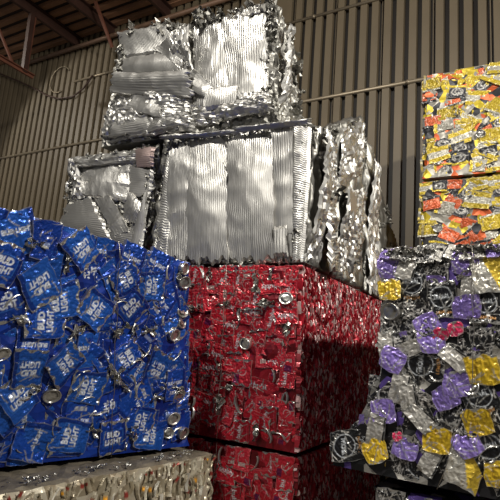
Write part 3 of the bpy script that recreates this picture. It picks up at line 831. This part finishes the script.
# ------------------------------------------------------------------ silver bales
# foil sheets on the faces: face, four corners, way the pleats run, pitch, crumple, bulge, lift
SHEETS = {
 'silver_a': [
  ('front', [(0.106, 0.019), (0.339, 0.015), (0.219, 0.962), (0.078, 0.898)], 'v', 0.016, 0.01, 0.03, 0.03),
  ('front', [(0.3, 0.001), (0.562, -0.004), (0.47, 1.007), (0.186, 1.008)], 'v', 0.015, 0.006, 0.04, 0.034),
  ('front', [(0.556, -0.004), (0.829, -0.002), (0.759, 0.986), (0.463, 1.008)], 'v', 0.016, 0.006, 0.04, 0.036),
  ('front', [(0.823, 0.005), (0.928, 0.01), (0.881, 0.974), (0.747, 0.988)], 'v', 0.017, 0.006, 0.03, 0.036),
  ('front', [(0.832, 0.032), (0.91, 0.037), (0.884, 0.25), (0.812, 0.24)], 'v', 0.02, 0.002, 0.01, 0.05),
  ('front', [(0.928, 0.003), (1.031, -0.026), (0.985, 0.913), (0.876, 0.975)], 'u', 0.016, 0.012, 0.02, 0.028),
  ('front', [(0.242, 1.016), (0.905, 0.955), (0.935, 1.018), (0.299, 1.098)], 'u', 0.014, 0.02, 0.03, 0.035),
  ('front', [(0.023, 0.988), (0.308, 0.999), (0.414, 1.112), (0.055, 1.118)], 'u', 0.02, 0.035, 0.03, 0.03),
  ('front', [(0.031, 0.02), (0.157, 0.018), (0.123, 0.893), (0.04, 0.969)], 'u', 0.02, 0.012, 0.03, 0.038),
  ('front', [(0.042, 0.953), (0.559, 0.946), (0.551, 1.042), (0.047, 1.052)], 'u', 0.02, 0.018, 0.03, 0.05),
  ('front', [(0.533, 0.95), (0.983, 0.943), (0.99, 1.009), (0.538, 1.044)], 'u', 0.02, 0.018, 0.03, 0.05),
  ('right', [(0.065, -0.006), (0.547, -0.006), (0.497, 0.948), (0.09, 0.944)], 'v', 0.03, 0.03, 0.05, 0.02),
  ('right', [(0.46, 0.0), (0.993, 0.001), (0.876, 0.981), (0.441, 0.953)], 'u', 0.022, 0.03, 0.04, 0.03)],
 'silver_b': [
  ('right', [(0.008, 0.472), (0.87, 0.544), (0.857, 0.968), (-0.138, 0.949)], 'v', 0.05, 0.03, 0.04, 0.02),
  ('right', [(0.007, 0.004), (0.407, 0.001), (0.288, 0.519), (-0.088, 0.559)], 'v', 0.03, 0.03, 0.05, 0.02),
  ('right', [(0.371, 0.004), (0.9, 0.001), (0.823, 0.555), (0.247, 0.53)], 'v', 0.035, 0.035, 0.06, 0.03)],
 'silver_c': [
  ('right', [(0.021, 0.006), (0.207, 0.001), (0.142, 0.857), (-0.005, 0.81)], 'v', 0.035, 0.035, 0.05, 0.025)],
 'silver_l': [
  ('front', [(0.216, 0.622), (0.807, 0.502), (0.712, 0.903), (0.081, 0.97)], 'v', 0.013, 0.014, 0.03, 0.03),
  ('front', [(-0.041, 0.315), (0.723, 0.163), (0.341, 0.602), (0.037, 0.547)], 'u', 0.02, 0.003, 0.04, 0.04),
  ('front', [(0.7, 0.229), (0.859, 0.27), (0.573, 0.59), (0.407, 0.57)], 'd', 0.014, 0.012, 0.02, 0.045),
  ('front', [(0.752, 0.574), (1.027, 0.532), (1.011, 0.763), (0.714, 0.834)], 'u', 0.018, 0.006, 0.02, 0.025),
  ('front', [(0.806, 0.805), (1.018, 0.787), (1.052, 0.958), (0.766, 0.966)], 'u', 0.016, 0.008, 0.03, 0.035),
  ('front', [(0.739, 0.358), (1.003, 0.31), (1.02, 0.453), (0.789, 0.604)], 'd', 0.018, 0.01, 0.03, 0.04),
  ('front', [(0.631, 0.199), (1.156, 0.057), (1.101, 0.305), (0.64, 0.314)], 'u', 0.016, 0.01, 0.02, 0.03),
  ('front', [(0.922, 0.315), (1.101, 0.305), (1.05, 0.514), (0.955, 0.482)], 'v', 0.02, 0.012, 0.02, 0.035),
  ('front', [(-0.004, 0.606), (0.246, 0.602), (0.102, 0.986), (-0.026, 0.984)], 'v', 0.03, 0.05, 0.03, 0.02),
  ('front', [(0.83, 0.032), (1.04, 0.014), (1.072, 0.625), (0.963, 0.554)], 'v', 0.02, 0.012, 0.03, 0.045),
  ('front', [(0.026, 0.882), (1.039, 0.843), (1.052, 0.958), (0.092, 1.025)], 'u', 0.02, 0.02, 0.03, 0.04)],
 'silver_t': [
  ('front', [(0.043, 0.024), (0.566, 0.035), (0.56, 0.143), (0.054, 0.148)], 'u', 0.022, 0.018, 0.03, 0.05),
  ('front', [(0.089, 0.752), (0.427, 0.742), (0.356, 0.977), (0.008, 1.025)], 'v', 0.016, 0.006, 0.03, 0.03),
  ('front', [(0.102, 0.536), (0.493, 0.498), (0.452, 0.736), (0.096, 0.75)], 'v', 0.016, 0.004, 0.06, 0.035),
  ('front', [(0.045, 0.425), (0.575, 0.273), (0.564, 0.48), (0.083, 0.575)], 'u', 0.02, 0.014, 0.07, 0.045),
  ('front', [(0.294, 0.775), (0.49, 0.533), (0.515, 0.72), (0.395, 0.822)], 'd', 0.016, 0.01, 0.03, 0.055),
  ('front', [(0.024, 0.069), (0.327, 0.011), (0.305, 0.387), (0.031, 0.428)], 'd', 0.022, 0.022, 0.05, 0.03),
  ('front', [(0.082, 0.042), (0.383, 0.049), (0.31, 0.198), (0.103, 0.19)], 'u', 0.02, 0.014, 0.03, 0.06),
  ('front', [(0.162, 0.263), (0.425, 0.124), (0.361, 0.323), (0.187, 0.395)], 'd2', 0.02, 0.014, 0.03, 0.055),
  ('front', [(0.314, 0.014), (0.589, 0.005), (0.551, 0.313), (0.293, 0.372)], 'u', 0.022, 0.024, 0.05, 0.035),
  ('front', [(0.511, 0.39), (0.772, 0.126), (0.737, 0.266), (0.561, 0.532)], 'd2', 0.016, 0.008, 0.03, 0.05),
  ('front', [(0.547, 0.179), (0.769, 0.225), (0.729, 0.892), (0.526, 0.932)], 'v', 0.022, 0.012, 0.04, 0.035),
  ('front', [(0.74, 0.183), (0.945, 0.179), (0.945, 0.879), (0.723, 0.912)], 'v', 0.02, 0.008, 0.05, 0.036),
  ('front', [(0.647, 0.156), (0.811, 0.148), (0.808, 0.332), (0.644, 0.34)], 'v', 0.016, 0.003, 0.02, 0.055),
  ('front', [(0.752, 0.131), (0.964, 0.125), (0.955, 0.242), (0.809, 0.248)], 'd', 0.016, 0.02, 0.03, 0.045),
  ('front', [(0.543, 0.048), (0.982, 0.056), (0.973, 0.171), (0.546, 0.196)], 'u', 0.02, 0.035, 0.04, 0.035),
  ('front', [(0.768, 0.898), (0.965, 0.89), (0.96, 1.0), (0.783, 0.984)], 'v', 0.016, 0.02, 0.05, 0.03),
  ('front', [(0.449, 0.439), (0.572, 0.341), (0.528, 0.895), (0.39, 0.877)], 'v', 0.03, 0.05, 0.03, 0.025),
  ('right', [(-0.146, 0.077), (0.271, 0.157), (0.239, 0.873), (-0.269, 0.799)], 'v', 0.04, 0.05, 0.04, 0.03)]}

def sheet(B, spec, seed):
    face, q, way, pitch, crum, bulge, lift = spec; pitch *= .78
    rnd = random.Random(seed); W, H = B.size(face); q = [Vector((min(max(a, .012), .988)*W, min(max(b, .004), .985)*H)) for a, b in q]
    lu = ((q[1]-q[0]).length+(q[2]-q[3]).length)/2; lv = ((q[3]-q[0]).length+(q[2]-q[1]).length)/2
    fine = lambda L: min(320, max(10, int(L/pitch*4))); coarse = lambda L: max(8, min(60, int(L/.018)))
    nu, nv = {'v': (fine(lu), coarse(lv)), 'u': (coarse(lu), fine(lv))}.get(way, (min(120, fine(lu)), min(120, fine(lv))))
    cr = [(rnd.uniform(0, 3.14), rnd.uniform(-.1, .6), rnd.uniform(-1, 1)*crum*2.2) for _ in range(8)]
    ph = [rnd.uniform(0, 6.28) for _ in range(6)]; V = []; F = []; cen = None
    tu, tv = rnd.uniform(-.05, .05), rnd.uniform(-.05, .05) + {'silver_t': .07, 'silver_b': .16}.get(B.key, 0)   # these sheets are tipped downwards to dim their reflections
    for j in range(nv+1):
        for i in range(nu+1):
            u, v = i/nu, j/nv
            # ragged outline
            uu = u + (.018*math.sin(v*17+ph[0])+.012*math.sin(v*41+ph[1]))*(2*u-1); vv = v + (.018*math.sin(u*15+ph[2])+.012*math.sin(u*37+ph[3]))*(2*v-1)
            m = (q[0]*(1-uu)+q[1]*uu)*(1-vv)+(q[3]*(1-uu)+q[2]*uu)*vv
            wob = .22*pitch*math.sin(m.x*9+m.y*13+ph[4])
            k = {'v': u*lu, 'u': v*lv, 'd': (u*lu+v*lv)*.707, 'd2': (v*lv-u*lu)*.707}[way] + wob
            k2 = {'v': v*lv, 'u': u*lu}.get(way, (u*lu-v*lv)*.7)
            z = pitch*.05*(abs((k/pitch) % 1*2-1)*2-1)*(1+.5*math.sin(k2*9+ph[5]))
            for a, c, s in cr:
                z += s*abs((u-.5)*lu*math.cos(a)+(v-.5)*lv*math.sin(a)-(c-.25)*max(lu, lv))
            z += crum*.7*(1-2*abs(noise.noise(Vector((m.x*7, m.y*7, seed)))))
            z += (crum*.5 if crum > .015 else crum*.12)*(1-2*abs(noise.noise(Vector((m.x*27, m.y*27, seed+9)))))
            z += .35*bulge*math.sin(math.pi*(v*.9+.1))*math.sin(math.pi*u) + tu*(u-.5)*lu + tv*(v-.5)*lv
            # the long sweep of the sheet: it rolls over near the top and bottom
            z += bulge*.5*math.sin(v*4.2+ph[0])*.5
            z = max(-.03, min(.07, z)) + lift - .02
            e = min(u, 1-u, v, 1-v)
            if e < .001:
                z -= .012
            p, a_, b_, n_ = B.frame(face, m.x/W, m.y/H)
            V.append(p + n_*z)
    cen = sum(V, Vector())/len(V)
    for j in range(nv):
        for i in range(nu):
            k = j*(nu+1)+i; F.append((k, k+1, k+nu+2, k+nu+1))
    me = mesh_from('foil_sheet', [v-cen for v in V], F, ['foil_pink' if seed == 204 else 'foil'], smooth=True)
    me.set_sharp_from_angle(angle=R(14))
    return link('foil_sheet', me, B.root, cen-B.base)
FOIL = [scrap_mesh(20+s, (205, 203, 198), .10, 'foil_core') for s in range(8)]
def silver_bale(key, label, freq, amp, seed, cell=.016, flat=True):
    B = Bale(key, 'foil_bale', label, 'bales of crumpled silver aluminium foil')
    B.core('foil_core', cell, amp, freq, .02, flat, .002 if flat else .0015, octs=3)
    for i, sp in enumerate(SHEETS.get(key, [])):
        sheet(B, sp, seed+i)
    rnd = random.Random(seed)
    def edge(face, n, f, sc=(.4, 1.0)):
        for k in range(n):
            s, t = f(rnd)
            B.put(rnd.choice(FOIL), face, s, t, rnd.uniform(0, 360), rnd.uniform(.0, .02), (rnd.uniform(-50, 50), rnd.uniform(-50, 50)), 'foil_scrap', rnd.uniform(*sc))
    edge('front', 26, lambda r: (r.uniform(.02, .98), r.uniform(.92, .955) if key != 'silver_t' else r.uniform(.93, 1.01)), (.4, 1.0) if key == 'silver_t' else (.3, .55))
    edge('front', 16, lambda r: (r.uniform(.04, .07), r.uniform(.12, .93)), (.3, .5))
    edge('front', 16, lambda r: (r.uniform(.93, .96), r.uniform(.12, .93)), (.3, .5))
    if key == 'silver_t':
        edge('front', 30, lambda r: (r.uniform(.04, .96), r.uniform(.055, .09)), (.4, .6))
    edge('right', 10, lambda r: (r.uniform(.03, .97), r.uniform(.12, .96)))
    return B
sa = silver_bale('silver_a', 'silver foil bale with wide pleated panel, standing on the red bale', (9, 9, 4), .035, 100, .014, False)
sl = silver_bale('silver_l', 'silver foil bale behind the top edge of the blue bale, leftmost of the silver ones', (9, 9, 7), .030, 200)
sb = silver_bale('silver_b', 'silver foil bale right behind the wide pleated one, folds down its side', (8, 8, 2.2), .042, 300, .014, False)
sc = silver_bale('silver_c', 'rearmost silver foil bale, dark in the gap beside the yellow bales', (8, 8, 2.2), .042, 500, .014, False)
st = silver_bale('silver_t', 'topmost silver foil bale, under the roof joists', (10, 10, 6), .030, 400)
